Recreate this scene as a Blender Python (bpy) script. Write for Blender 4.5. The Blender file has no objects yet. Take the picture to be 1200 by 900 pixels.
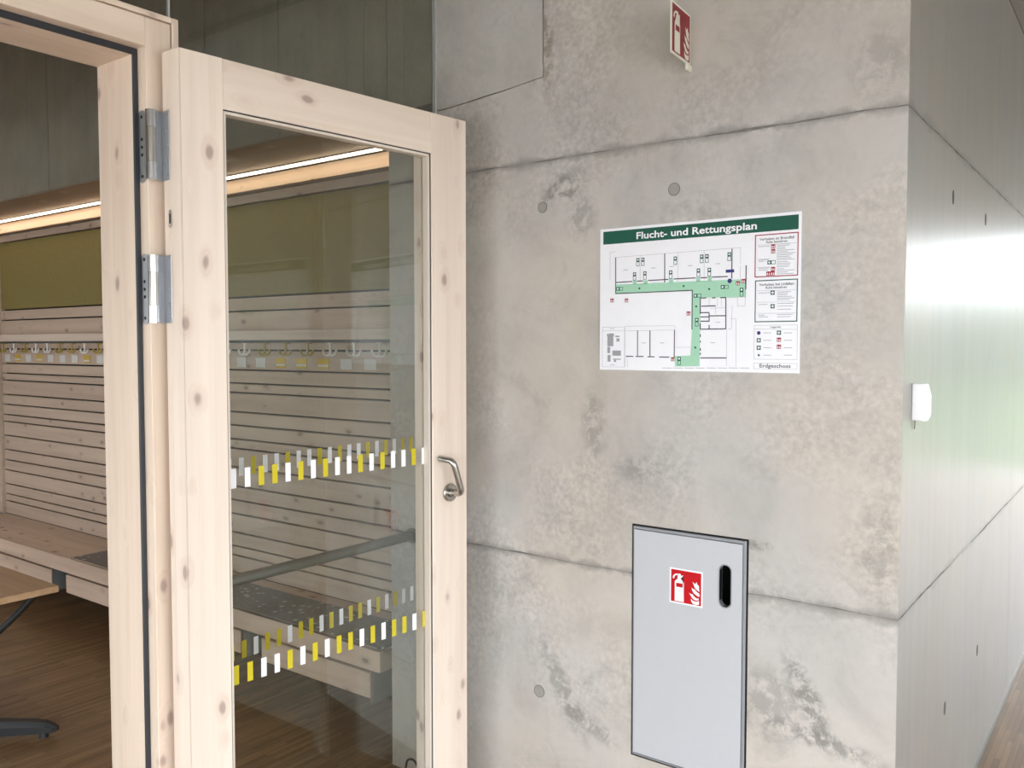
import bpy, bmesh, math, random
from mathutils import Vector, Matrix

random.seed(7)
scene = bpy.context.scene
col = scene.collection
R = math.radians

# ------------------------------------------------------------------ camera, world, light, exposure
cam_data = bpy.data.cameras.new('camera')
cam = bpy.data.objects.new('camera', cam_data)
col.objects.link(cam)
cam.location = (0.0, 0.0, 1.54)
cam.rotation_euler = (R(90 - 2.586), 0.0, R(36.758))
cam_data.sensor_fit = 'HORIZONTAL'
cam_data.sensor_width = 36.0
cam_data.lens = 1008.8 / 1200.0 * 36.0
cam_data.clip_start = 0.05
scene.camera = cam

scene.view_settings.view_transform = 'Standard'
scene.view_settings.look = 'None'
scene.view_settings.gamma = 1.0
scene.view_settings.use_curve_mapping = False
scene.view_settings.exposure = 3.1
scene.cycles.use_denoising = True
scene.cycles.max_bounces = 12
scene.cycles.diffuse_bounces = 6
scene.cycles.transparent_max_bounces = 16
scene.cycles.caustics_reflective = False
scene.cycles.caustics_refractive = False
scene.cycles.sample_clamp_indirect = 6.0

world = bpy.data.worlds.new('overcast_sky')
scene.world = world
world.use_nodes = True
wn = world.node_tree.nodes
bgn = wn['Background']
bgn.inputs['Color'].default_value = (0.90, 0.955, 1.0, 1)      # even overcast
bgn.inputs['Strength'].default_value = 1.15


def portal(name, loc, rot, sx, sy):
    l = bpy.data.lights.new(name, 'AREA')
    l.shape = 'RECTANGLE'
    l.size, l.size_y = sx, sy
    l.cycles.is_portal = True
    o = bpy.data.objects.new(name, l)
    o.location = loc
    o.rotation_euler = rot
    col.objects.link(o)


# daylight comes in through the hall's window openings (sky portals that guide the sampling)
HALL_X1, FAC_Y, FAR_Y = 3.0, -2.3, 11.5
portal('daylight_portal', (0.55, FAC_Y, 1.04), (R(90), 0, 0), 4.7, 1.92)
portal('daylight_portal', (HALL_X1, -0.05, 1.04), (R(90), 0, R(90)), 4.3, 1.92)
portal('daylight_portal', (HALL_X1, 8.2, 1.2), (R(90), 0, R(90)), 5.6, 2.2)
portal('daylight_portal', (1.1, FAR_Y, 1.4), (R(90), 0, R(180)), 3.1, 2.78)
portal('daylight_portal', (-4.7, FAC_Y, 1.35), (R(90), 0, 0), 2.6, 0.9)


# ------------------------------------------------------------------ material helpers
def new_mat(name):
    m = bpy.data.materials.new(name)
    m.use_nodes = True
    nt = m.node_tree
    return m, nt, nt.nodes['Principled BSDF']


def N(nt, t, **kw):
    n = nt.nodes.new(t)
    for k, v in kw.items():
        setattr(n, k, v)
    return n


def setin(n, **kw):
    for k, v in kw.items():
        n.inputs[k.replace('_', ' ')].default_value = v


def noise(nt, vec, scale, detail=4.0, rough=0.55, dist=0.0):
    n = N(nt, 'ShaderNodeTexNoise')
    setin(n, Scale=scale, Detail=detail, Roughness=rough, Distortion=dist)
    nt.links.new(vec, n.inputs['Vector'])
    return n.outputs['Fac']


def ramp(nt, fac, stops):
    r = N(nt, 'ShaderNodeValToRGB')
    e = r.color_ramp.elements
    while len(e) < len(stops):
        e.new(0.5)
    for i, (p, c) in enumerate(stops):
        e[i].position = p
        e[i].color = (*c, 1) if isinstance(c, tuple) else (c, c, c, 1)
    nt.links.new(fac, r.inputs['Fac'])
    return r.outputs['Color']


def mixc(nt, fac, a, b, mode='MIX'):
    m = N(nt, 'ShaderNodeMix', data_type='RGBA', blend_type=mode)
    if isinstance(fac, (int, float)):
        m.inputs[0].default_value = fac
    else:
        nt.links.new(fac, m.inputs[0])
    for v, i in ((a, 6), (b, 7)):
        if isinstance(v, tuple):
            m.inputs[i].default_value = (*v, 1)
        else:
            nt.links.new(v, m.inputs[i])
    return m.outputs[2]


def math_(nt, op, a, b=None, c=None):
    m = N(nt, 'ShaderNodeMath', operation=op)
    for i, v in enumerate((a, b, c)):
        if v is None:
            continue
        if isinstance(v, (int, float)):
            m.inputs[i].default_value = v
        else:
            nt.links.new(v, m.inputs[i])
    return m.outputs[0]


def mapped(nt, scale=(1, 1, 1), loc=(0, 0, 0)):
    tc = N(nt, 'ShaderNodeTexCoord')
    mp = N(nt, 'ShaderNodeMapping')
    mp.inputs['Scale'].default_value = scale
    mp.inputs['Location'].default_value = loc
    nt.links.new(tc.outputs['Object'], mp.inputs['Vector'])
    return mp.outputs['Vector']


def bump(nt, bsdf, h, strength=0.2, dist=0.01):
    b = N(nt, 'ShaderNodeBump')
    setin(b, Strength=strength, Distance=dist)
    nt.links.new(h, b.inputs['Height'])
    nt.links.new(b.outputs['Normal'], bsdf.inputs['Normal'])


def plain(name, rgb, rough=0.5, metal=0.0, grain=0.03, spec=0.5):
    """a flat paint / plastic / metal with a faint procedural mottling"""
    m, nt, b = new_mat(name)
    v = mapped(nt)
    f = noise(nt, v, 35.0, 3.0)
    lo = tuple(c * (1 - grain) for c in rgb)
    hi = tuple(min(1, c * (1 + grain)) for c in rgb)
    nt.links.new(ramp(nt, f, [(0.3, lo), (0.7, hi)]), b.inputs['Base Color'])
    setin(b, Roughness=rough, Metallic=metal)
    b.inputs['Specular IOR Level'].default_value = spec
    return m


def wood(name, axis, base=(0.80, 0.67, 0.55), dark=(0.74, 0.59, 0.47), knot=(0.30, 0.215, 0.18),
         knots=1.0, rough=0.5, seed=0.0):
    """pale whitewashed softwood, grain along local axis 0/1/2, with round knots"""
    m, nt, b = new_mat(name)
    s = [34.0, 34.0, 34.0]
    s[axis] = 1.1
    off = (seed, seed * 1.7, seed * 0.6)
    # knots first: they also push the grain aside
    ks = [15.0, 15.0, 15.0]
    ks[axis] = 8.0
    kv = mapped(nt, tuple(ks), off)
    wob = N(nt, 'ShaderNodeTexNoise')
    setin(wob, Scale=1.4, Detail=2.0)
    nt.links.new(kv, wob.inputs['Vector'])
    wadd = N(nt, 'ShaderNodeMix', data_type='RGBA', blend_type='LINEAR_LIGHT')
    wadd.inputs[0].default_value = 0.09
    nt.links.new(kv, wadd.inputs[6])
    nt.links.new(wob.outputs['Color'], wadd.inputs[7])
    vo = N(nt, 'ShaderNodeTexVoronoi', feature='F1')
    setin(vo, Scale=1.0, Randomness=1.0)
    nt.links.new(wadd.outputs[2], vo.inputs['Vector'])
    sel = N(nt, 'ShaderNodeSeparateColor')
    nt.links.new(vo.outputs['Color'], sel.inputs[0])
    keep = math_(nt, 'GREATER_THAN', sel.outputs[0], 1.0 - 0.62 * knots)
    core = N(nt, 'ShaderNodeMapRange', interpolation_type='SMOOTHSTEP')
    nt.links.new(vo.outputs['Distance'], core.inputs[0])
    core.inputs[1].default_value = 0.19
    core.inputs[2].default_value = 0.08
    halo = N(nt, 'ShaderNodeMapRange', interpolation_type='SMOOTHSTEP')
    nt.links.new(vo.outputs['Distance'], halo.inputs[0])
    halo.inputs[1].default_value = 0.42
    halo.inputs[2].default_value = 0.1
    corek = math_(nt, 'MULTIPLY', core.outputs[0], keep)
    halok = math_(nt, 'MULTIPLY', halo.outputs[0], keep)
    gv = mapped(nt, tuple(s), off)
    push = N(nt, 'ShaderNodeVectorMath', operation='ADD')
    nt.links.new(gv, push.inputs[0])
    cb = N(nt, 'ShaderNodeCombineXYZ')
    hp = math_(nt, 'MULTIPLY', halok, 2.0)
    for i in range(3):
        if i != axis:
            nt.links.new(hp, cb.inputs[i])
    nt.links.new(cb.outputs[0], push.inputs[1])
    g1 = noise(nt, push.outputs[0], 1.0, 5.0, 0.6, 0.4)
    s2 = [7.0, 7.0, 7.0]
    s2[axis] = 0.6
    g2 = noise(nt, mapped(nt, tuple(s2), off), 1.0, 2.0, 0.5)
    c1 = ramp(nt, g1, [(0.28, dark), (0.52, base), (0.75, tuple(min(1, c * 1.06) for c in base))])
    c2 = ramp(nt, g2, [(0.3, (0.86, 0.84, 0.83)), (0.7, (1.0, 1.0, 1.0))])
    c = mixc(nt, 1.0, c1, c2, 'MULTIPLY')
    c = mixc(nt, math_(nt, 'MULTIPLY', halok, 0.30), c, tuple(k * 1.9 for k in knot))
    c = mixc(nt, math_(nt, 'MULTIPLY', corek, 0.72), c, knot)
    nt.links.new(c, b.inputs['Base Color'])
    setin(b, Roughness=rough)
    bump(nt, b, g1, 0.06, 0.003)
    return m


def concrete(name, base=(0.515, 0.48, 0.445), streak=False, rough=0.65, var=1.0, joints=(0.87, 2.11), pores=True,
             aggregate=1.0, stains=()):
    m, nt, b = new_mat(name)
    v = mapped(nt)
    big = noise(nt, v, 1.3, 3.0, 0.5, 0.3)
    mid = noise(nt, v, 5.5, 6.0 if not streak else 3.0, 0.62 if not streak else 0.5, 0.6 if not streak else 0.0)
    fine = noise(nt, v, 42.0, 4.0, 0.65)
    c = mixc(nt, 1.0, base, ramp(nt, big, [(0.25, 1 - 0.13 * var), (0.75, 1 + 0.09 * var)]), 'MULTIPLY')
    c = mixc(nt, 1.0, c, ramp(nt, mid, [(0.26, 1 - 0.16 * var), (0.5, 1.0), (0.74, 1 + 0.09 * var)]), 'MULTIPLY')
    c = mixc(nt, 1.0, c, ramp(nt, fine, [(0.3, 0.97), (0.7, 1.02)]), 'MULTIPLY')
    # warm / cool drift of the cement skin
    drift = noise(nt, mapped(nt, (1, 1, 1), (3.1, 5.2, 7.7)), 1.6, 4.0)
    c = mixc(nt, 1.0, c, ramp(nt, drift, [(0.35, (1.03, 1.0, 0.95)), (0.65, (0.97, 1.0, 1.03))]), 'MULTIPLY')
    if aggregate:
        # clouds where the skin is open and pale grains show through
        cloud = noise(nt, mapped(nt, (1, 1, 1), (9.0, 1.0, 4.0)), 2.6, 4.0, 0.55)
        cl = ramp(nt, cloud, [(0.47, 0.0), (0.62, 1.0)])
        spk = noise(nt, v, 60.0, 5.0, 0.62)
        sp = ramp(nt, spk, [(0.36, 0.80), (0.5, 0.97), (0.64, 1.14)])
        c = mixc(nt, math_(nt, 'MULTIPLY', cl, 0.75 * aggregate), c, mixc(nt, 1.0, c, sp, 'MULTIPLY'))
        st = noise(nt, mapped(nt, (1, 1, 1), (2.0, 8.0, 1.0)), 4.2, 10.0, 0.72, 0.7)
        sm = ramp(nt, st, [(0.56, 0.0), (0.70, 1.0)])
        c = mixc(nt, math_(nt, 'MULTIPLY', sm, 0.34 * aggregate), c, tuple(k * 0.45 for k in base))
    if streak:
        s1 = noise(nt, mapped(nt, (16.0, 16.0, 0.5)), 1.0, 5.0, 0.65)
        c = mixc(nt, 1.0, c, ramp(nt, s1, [(0.3, 0.91), (0.65, 1.03)]), 'MULTIPLY')
    tc = N(nt, 'ShaderNodeTexCoord')
    sep = N(nt, 'ShaderNodeSeparateXYZ')
    nt.links.new(tc.outputs['Object'], sep.inputs[0])
    wob = noise(nt, v, 9.0, 6.0, 0.68)
    rag = noise(nt, v, 26.0, 7.0, 0.72, 0.4)
    for jz in joints:
        # cement bleed along the pour joints
        d = math_(nt, 'ABSOLUTE', math_(nt, 'SUBTRACT', sep.outputs[2], jz))
        w = math_(nt, 'MULTIPLY', math_(nt, 'SUBTRACT', wob, 0.33), 0.11)
        f = math_(nt, 'SUBTRACT', 1.0, math_(nt, 'DIVIDE', d, math_(nt, 'MAXIMUM', w, 0.003)))
        f = math_(nt, 'MULTIPLY', math_(nt, 'MAXIMUM', f, 0.0), math_(nt, 'ADD', rag, 0.15))
        c = mixc(nt, f, c, tuple(k * 0.36 for k in base))
    for (sx, sz, rx, rz, rot, amt, tint) in stains:
        # single stains left by the pour, each with its own place and outline
        dx = math_(nt, 'SUBTRACT', sep.outputs[0], sx)
        dz = math_(nt, 'SUBTRACT', sep.outputs[2], sz)
        ca, sa = math.cos(R(rot)), math.sin(R(rot))
        ux = math_(nt, 'ADD', math_(nt, 'MULTIPLY', dx, ca / rx), math_(nt, 'MULTIPLY', dz, sa / rx))
        uz = math_(nt, 'ADD', math_(nt, 'MULTIPLY', dx, -sa / rz), math_(nt, 'MULTIPLY', dz, ca / rz))
        q = math_(nt, 'SQRT', math_(nt, 'ADD', math_(nt, 'MULTIPLY', ux, ux), math_(nt, 'MULTIPLY', uz, uz)))
        e = math_(nt, 'MAXIMUM', math_(nt, 'SUBTRACT', 1.0, q), 0.0)
        f = math_(nt, 'MULTIPLY', e, ramp(nt, rag, [(0.42, 0.0), (0.60, 1.0)]))
        f = math_(nt, 'MINIMUM', math_(nt, 'MULTIPLY', f, 2.2 * amt), amt)
        c = mixc(nt, f, c, tint)
    if pores:
        vo = N(nt, 'ShaderNodeTexVoronoi', feature='F1')
        setin(vo, Scale=19.0)
        nt.links.new(v, vo.inputs['Vector'])
        sel = N(nt, 'ShaderNodeSeparateColor')
        nt.links.new(vo.outputs['Color'], sel.inputs[0])
        k = math_(nt, 'MULTIPLY', math_(nt, 'LESS_THAN', vo.outputs['Distance'], 0.07),
                  math_(nt, 'GREATER_THAN', sel.outputs[1], 0.72))
        c = mixc(nt, math_(nt, 'MULTIPLY', k, 0.5), c, tuple(q * 0.35 for q in base))
    nt.links.new(c, b.inputs['Base Color'])
    rr = ramp(nt, mid, [(0.3, rough * 0.9), (0.7, min(1, rough * 1.12))])
    if streak:
        setin(b, Roughness=rough)
    else:
        nt.links.new(rr, b.inputs['Roughness'])
    h = math_(nt, 'ADD', math_(nt, 'MULTIPLY', mid, 0.5), math_(nt, 'MULTIPLY', fine, 0.25))
    if not streak:
        bump(nt, b, h, 0.10, 0.006)
    return m


def parquet(name):
    m, nt, b = new_mat(name)
    tc = N(nt, 'ShaderNodeTexCoord')
    sep = N(nt, 'ShaderNodeSeparateXYZ')
    nt.links.new(tc.outputs['Object'], sep.inputs[0])
    cb = N(nt, 'ShaderNodeCombineXYZ')
    nt.links.new(sep.outputs[1], cb.inputs[0])
    nt.links.new(sep.outputs[0], cb.inputs[1])
    br = N(nt, 'ShaderNodeTexBrick', offset=0.37, offset_frequency=2, squash=1.0)
    nt.links.new(cb.outputs[0], br.inputs['Vector'])
    setin(br, Scale=1.0, Mortar_Size=0.0006, Mortar_Smooth=0.1, Bias=0.0, Brick_Width=0.30, Row_Height=0.021)
    br.inputs['Color1'].default_value = (0.20, 0.108, 0.047, 1)
    br.inputs['Color2'].default_value = (0.36, 0.215, 0.105, 1)
    br.inputs['Mortar'].default_value = (0.10, 0.055, 0.026, 1)
    g = noise(nt, mapped(nt, (70.0, 2.5, 1.0)), 1.0, 4.0, 0.6)
    c = mixc(nt, 1.0, br.outputs['Color'], ramp(nt, g, [(0.3, 0.78), (0.7, 1.15)]), 'MULTIPLY')
    nt.links.new(c, b.inputs['Base Color'])
    setin(b, Roughness=0.34)
    return m


def glass(name, tint=(0.945, 0.955, 0.945), f0=0.045):
    m = bpy.data.materials.new(name)
    m.use_nodes = True
    nt = m.node_tree
    nt.nodes.remove(nt.nodes['Principled BSDF'])
    out = nt.nodes['Material Output']
    tr = N(nt, 'ShaderNodeBsdfTransparent')
    tr.inputs['Color'].default_value = (*tint, 1)
    gl = N(nt, 'ShaderNodeBsdfGlossy')
    gl.inputs['Roughness'].default_value = 0.0
    gl.inputs['Color'].default_value = (0.95, 1.0, 0.97, 1)
    lw = N(nt, 'ShaderNodeLayerWeight')
    lw.inputs['Blend'].default_value = 0.5
    fres = math_(nt, 'ADD', f0, math_(nt, 'MULTIPLY', math_(nt, 'POWER', lw.outputs['Facing'], 5.0), 1 - f0))
    mx = N(nt, 'ShaderNodeMixShader')
    nt.links.new(fres, mx.inputs[0])
    nt.links.new(tr.outputs[0], mx.inputs[1])
    nt.links.new(gl.outputs[0], mx.inputs[2])
    nt.links.new(mx.outputs[0], out.inputs['Surface'])
    return m


def emit(name, rgb, strength):
    m, nt, b = new_mat(name)
    b.inputs['Base Color'].default_value = (0.8, 0.8, 0.8, 1)
    b.inputs['Emission Color'].default_value = (*rgb, 1)
    b.inputs['Emission Strength'].default_value = strength
    return m


def brushed(name, rgb, rough=0.3):
    m, nt, b = new_mat(name)
    g = noise(nt, mapped(nt, (400.0, 400.0, 20.0)), 1.0, 3.0)
    nt.links.new(ramp(nt, g, [(0.3, tuple(c * 0.85 for c in rgb)), (0.7, rgb)]), b.inputs['Base Color'])
    setin(b, Metallic=1.0, Roughness=rough)
    return m


M = {}
M['wood_z'] = wood('whitewashed_spruce_upright', 2)
M['wood_y'] = wood('whitewashed_spruce_crosswise', 1, seed=3.3)
M['leaf_z'] = wood('spruce_door_stile', 2, base=(0.83, 0.72, 0.62), dark=(0.78, 0.65, 0.54), seed=1.4)
M['leaf_x'] = wood('spruce_door_rail', 0, base=(0.83, 0.72, 0.62), dark=(0.78, 0.65, 0.54), seed=5.1)
M['bead'] = wood('spruce_bead', 2, base=(0.80, 0.72, 0.63), dark=(0.75, 0.66, 0.56), knots=0.0)
M['slat'] = wood('knotty_panelling', 0, base=(0.60, 0.475, 0.38), dark=(0.52, 0.405, 0.32), knot=(0.20, 0.145, 0.115), rough=0.6, seed=8.2)
M['rail_wood'] = wood('coat_rail_timber', 0, base=(0.74, 0.62, 0.52), dark=(0.66, 0.54, 0.44), knots=0.5, seed=9.1)
M['bench'] = wood('bench_timber', 0, base=(0.74, 0.57, 0.45), dark=(0.64, 0.48, 0.37), knot=(0.17, 0.12, 0.09), rough=0.5, seed=2.7)
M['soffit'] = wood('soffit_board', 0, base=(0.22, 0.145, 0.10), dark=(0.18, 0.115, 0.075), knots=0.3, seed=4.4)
M['table'] = wood('table_beech', 0, base=(0.66, 0.43, 0.25), dark=(0.58, 0.36, 0.20), knots=0.0, rough=0.4, seed=6.6)
GS, BS = (0.20, 0.19, 0.175), (0.20, 0.16, 0.11)
M['concrete'] = concrete('fair_faced_concrete', stains=(
    (-1.525, 2.48, 0.030, 0.22, 0, 0.65, BS), (-1.46, 2.02, 0.11, 0.055, 20, 0.75, GS), (-1.40, 1.93, 0.07, 0.09, 0, 0.5, GS),
    (-0.70, 0.62, 0.045, 0.17, 24, 0.75, GS), (-0.66, 0.52, 0.19, 0.035, -8, 0.7, GS), (-0.80, 0.58, 0.14, 0.14, 0, 0.45, GS),
    (-0.55, 2.22, 0.10, 0.12, 0, 0.32, GS), (-1.46, 0.46, 0.05, 0.22, 30, 0.55, GS), (-1.36, 0.38, 0.14, 0.04, -25, 0.55, GS),
    (-1.20, 1.18, 0.12, 0.05, 0, 0.5, GS), (-1.35, 1.30, 0.06, 0.14, 0, 0.5, GS), (-0.84, 1.005, 0.05, 0.018, 0, 0.8, GS),
    (-0.53, 1.02, 0.07, 0.18, 0, 0.4, GS)))
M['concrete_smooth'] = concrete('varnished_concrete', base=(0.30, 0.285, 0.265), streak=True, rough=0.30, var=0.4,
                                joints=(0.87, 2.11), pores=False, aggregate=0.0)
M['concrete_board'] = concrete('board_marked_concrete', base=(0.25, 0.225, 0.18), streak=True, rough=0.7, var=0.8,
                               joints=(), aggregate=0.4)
M['concrete_patch'] = concrete('grey_concrete_patch', base=(0.485, 0.457, 0.425), var=0.9, joints=(), aggregate=0.5)
M['joint'] = plain('dark_joint', (0.12, 0.11, 0.095), 0.9)
M['plug'] = plain('grey_mortar_plug', (0.31, 0.295, 0.27), 0.8, grain=0.08)
M['parquet'] = parquet('oak_strip_parquet')
M['ceiling'] = plain('pale_grey_ceiling', (0.34, 0.33, 0.315), 0.9)
M['glass'] = glass('clear_glass')
M['rubber'] = plain('black_rubber', (0.022, 0.024, 0.03), 0.5)
M['black_metal'] = plain('black_powder_coat', (0.02, 0.021, 0.023), 0.42)
M['steel'] = brushed('brushed_steel', (0.50, 0.475, 0.44), 0.27)
M['zinc'] = brushed('bright_zinc', (0.66, 0.67, 0.69), 0.22)
M['dull_zinc'] = brushed('dull_zinc', (0.55, 0.56, 0.58), 0.45)
M['rail_steel'] = brushed('dark_steel_tube', (0.30, 0.285, 0.26), 0.38)
M['plate_steel'] = plain('dark_grey_steel_plate', (0.16, 0.17, 0.175), 0.45)
M['white_film'] = plain('white_film', (0.87, 0.88, 0.92), 0.5)
M['yellow_film'] = plain('yellow_film', (0.60, 0.50, 0.012), 0.5)
M['olive'] = plain('olive_linoleum', (0.25, 0.20, 0.065), 0.8, grain=0.05)
M['hook_white'] = plain('white_enamel', (0.80, 0.80, 0.77), 0.3)
M['hook_yellow'] = plain('mustard_enamel', (0.42, 0.31, 0.05), 0.35)
M['label_yellow'] = plain('yellow_name_card', (0.62, 0.42, 0.02), 0.4)
M['label_white'] = plain('pale_name_card', (0.72, 0.72, 0.70), 0.25)
M['channel'] = plain('pale_channel', (0.46, 0.455, 0.44), 0.45)
M['joint_fill'] = plain('grey_pour_joint', (0.19, 0.18, 0.165), 0.9, grain=0.2)
M['led'] = emit('warm_led_diffuser', (1.0, 0.76, 0.52), 1.5)
M['sign_white'] = plain('sign_white', (0.86, 0.87, 0.92), 0.35, grain=0.01)
M['ink_green'] = plain('print_green', (0.016, 0.098, 0.066), 0.5, grain=0.02, spec=0.2)
M['ink_pale_green'] = plain('print_pale_green', (0.36, 0.64, 0.47), 0.4, grain=0.02)
M['ink_black'] = plain('print_black', (0.03, 0.03, 0.04), 0.4)
M['ink_grey'] = plain('print_grey', (0.33, 0.33, 0.36), 0.4)
M['ink_red'] = plain('print_red', (0.33, 0.018, 0.035), 0.5, grain=0.02, spec=0.2)
M['ink_blue'] = plain('print_blue', (0.015, 0.02, 0.16), 0.4)
M['fire_red'] = plain('fire_red', (0.50, 0.006, 0.012), 0.5, grain=0.02, spec=0.2)
M['dull_red'] = plain('dull_fire_red', (0.23, 0.010, 0.02), 0.45, grain=0.05)
M['sign_cream'] = plain('photoluminescent_cream', (0.72, 0.72, 0.62), 0.45, grain=0.02)
M['cabinet'] = plain('light_grey_lacquer', (0.50, 0.515, 0.545), 0.38, grain=0.008)
M['cabinet_frame'] = plain('mid_grey_lacquer', (0.27, 0.28, 0.305), 0.4)
M['dark_void'] = plain('black_void', (0.006, 0.006, 0.007), 0.8)
M['sensor'] = plain('white_plastic', (0.84, 0.85, 0.87), 0.35)
M['sensor_lens'] = plain('milky_lens', (0.66, 0.70, 0.68), 0.3)
M['hedge'] = plain('hazy_hedge', (0.20, 0.23, 0.19), 0.9, grain=0.3)
M['lawn'] = plain('lawn', (0.10, 0.145, 0.075), 0.9, grain=0.3)
M['paving'] = plain('pale_paving', (0.55, 0.54, 0.52), 0.9)
M['render'] = plain('pale_plaster', (0.58, 0.57, 0.55), 0.85)


def speckled(name):
    m, nt, b = new_mat(name)
    v = mapped(nt, (1, 1, 1))
    vo = N(nt, 'ShaderNodeTexVoronoi', feature='F1')
    setin(vo, Scale=26.0)
    nt.links.new(v, vo.inputs['Vector'])
    sel = N(nt, 'ShaderNodeSeparateColor')
    nt.links.new(vo.outputs['Color'], sel.inputs[0])
    k = math_(nt, 'MULTIPLY', math_(nt, 'LESS_THAN', vo.outputs['Distance'], 0.27), math_(nt, 'GREATER_THAN', sel.outputs[0], 0.45))
    f = noise(nt, v, 60.0, 4.0, 0.7)
    c = ramp(nt, f, [(0.3, (0.09, 0.087, 0.085)), (0.7, (0.21, 0.205, 0.20))])
    c = mixc(nt, math_(nt, 'MULTIPLY', k, 0.75), c, (0.70, 0.68, 0.66))
    nt.links.new(c, b.inputs['Base Color'])
    setin(b, Roughness=0.45)
    return m


M['mat'] = speckled('speckled_dark_mat')


# ------------------------------------------------------------------ object helpers
def link(name, me, mat, parent=None):
    o = bpy.data.objects.new(name, me)
    col.objects.link(o)
    if mat is not None and not me.materials:
        me.materials.append(mat)
    if parent is not None:
        o.parent = parent
    return o


def empty(name, loc=(0, 0, 0), rz=0.0):
    o = bpy.data.objects.new(name, None)
    o.empty_display_size = 0.1
    col.objects.link(o)
    o.location = loc
    o.rotation_euler = (0, 0, rz)
    return o


def tag(o, label=None, cat=None, group=None, kind=None):
    if label:
        o['label'] = label
    if cat:
        o['category'] = cat
    if group:
        o['group'] = group
    if kind:
        o['kind'] = kind
    return o


def bm_mesh(bm, name, smooth=False):
    me = bpy.data.meshes.new(name)
    bmesh.ops.recalc_face_normals(bm, faces=bm.faces[:])
    bm.to_mesh(me)
    bm.free()
    if smooth:
        for p in me.polygons:
            p.use_smooth = True
    return me


def bm_box(bm, x0, x1, y0, y1, z0, z1):
    vs = [bm.verts.new(p) for p in ((x0, y0, z0), (x1, y0, z0), (x1, y1, z0), (x0, y1, z0),
                                    (x0, y0, z1), (x1, y0, z1), (x1, y1, z1), (x0, y1, z1))]
    for f in ((0, 3, 2, 1), (4, 5, 6, 7), (0, 1, 5, 4), (1, 2, 6, 5), (2, 3, 7, 6), (3, 0, 4, 7)):
        bm.faces.new([vs[i] for i in f])


def box(name, x0, x1, y0, y1, z0, z1, mat, parent=None, bevel=0.0, seg=1):
    bm = bmesh.new()
    bm_box(bm, min(x0, x1), max(x0, x1), min(y0, y1), max(y0, y1), min(z0, z1), max(z0, z1))
    if bevel:
        bmesh.ops.bevel(bm, geom=bm.edges[:], offset=bevel, segments=seg, affect='EDGES', profile=0.5)
    return link(name, bm_mesh(bm, name), mat, parent)


def boxes(name, lst, mat, parent=None):
    bm = bmesh.new()
    for b in lst:
        bm_box(bm, *b)
    return link(name, bm_mesh(bm, name), mat, parent)


def prism(name, pts, vec, mat, parent=None, bevel=0.0):
    """closed outline (3D points) pushed along vec"""
    bm = bmesh.new()
    vs = [bm.verts.new(p) for p in pts]
    f = bm.faces.new(vs)
    r = bmesh.ops.extrude_face_region(bm, geom=[f])
    bmesh.ops.translate(bm, vec=vec, verts=[e for e in r['geom'] if isinstance(e, bmesh.types.BMVert)])
    if bevel:
        bmesh.ops.bevel(bm, geom=bm.edges[:], offset=bevel, segments=1, affect='EDGES')
    return link(name, bm_mesh(bm, name), mat, parent)


def bm_tube(bm, pts, r, seg=12, cap=True):
    pts = [Vector(p) for p in pts]
    rings = []
    nrm = None
    for i, p in enumerate(pts):
        t = (pts[min(i + 1, len(pts) - 1)] - pts[max(i - 1, 0)]).normalized()
        if nrm is None:
            nrm = t.orthogonal().normalized()
        nrm = (nrm - t * nrm.dot(t)).normalized()
        bi = t.cross(nrm)
        rr = r[i] if isinstance(r, (list, tuple)) else r
        rings.append([bm.verts.new(p + (nrm * math.cos(a) + bi * math.sin(a)) * rr)
                      for a in [2 * math.pi * k / seg for k in range(seg)]])
    for a, b in zip(rings, rings[1:]):
        for k in range(seg):
            bm.faces.new((a[k], a[(k + 1) % seg], b[(k + 1) % seg], b[k]))
    if cap:
        for f in (bm.faces.new(rings[0][::-1]), bm.faces.new(rings[-1])):
            for e in f.edges:
                e.smooth = False


def tube(name, pts, r, mat, parent=None, seg=12):
    bm = bmesh.new()
    bm_tube(bm, pts, r, seg)
    me = bm_mesh(bm, name)
    for p in me.polygons:
        p.use_smooth = len(p.vertices) == 4
    return link(name, me, mat, parent)


def fillet(pts, rad, n=6):
    """round the inner corners of a polyline"""
    pts = [Vector(p) for p in pts]
    out = [pts[0]]
    for a, b, c in zip(pts, pts[1:], pts[2:]):
        d1 = (a - b).normalized()
        d2 = (c - b).normalized()
        p1, p2 = b + d1 * rad, b + d2 * rad
        for k in range(n + 1):
            t = k / n
            out.append(p1 * (1 - t) ** 2 + b * 2 * t * (1 - t) + p2 * t * t)
    out.append(pts[-1])
    return out


def disc_pts(cx, cz, r, n=24):
    return [(cx + r * math.cos(2 * math.pi * k / n), cz + r * math.sin(2 * math.pi * k / n)) for k in range(n)]


# flat print: polygons in a local (u, v) frame laid on a plate as a film 0.2 mm thick
class Print:
    def __init__(self, o, du, dv, dn):
        self.o, self.du, self.dv, self.dn = Vector(o), Vector(du), Vector(dv), Vector(dn)

    def p(self, u, v, h):
        return self.o + self.du * u + self.dv * v + self.dn * h

    def polys(self, name, polys, h, mat, parent):
        bm = bmesh.new()
        for pl in polys:
            lo = [bm.verts.new(self.p(u, v, h - 0.0002)) for u, v in pl]
            hi = [bm.verts.new(self.p(u, v, h)) for u, v in pl]
            bm.faces.new(hi)
            n = len(pl)
            for k in range(n):
                bm.faces.new((lo[k], lo[(k + 1) % n], hi[(k + 1) % n], hi[k]))
        bmesh.ops.triangulate(bm, faces=[f for f in bm.faces if len(f.verts) > 4])
        return link(name, bm_mesh(bm, name), mat, parent)


def rect(u0, v0, u1, v1):
    return [(u0, v0), (u1, v0), (u1, v1), (u0, v1)]


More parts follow.
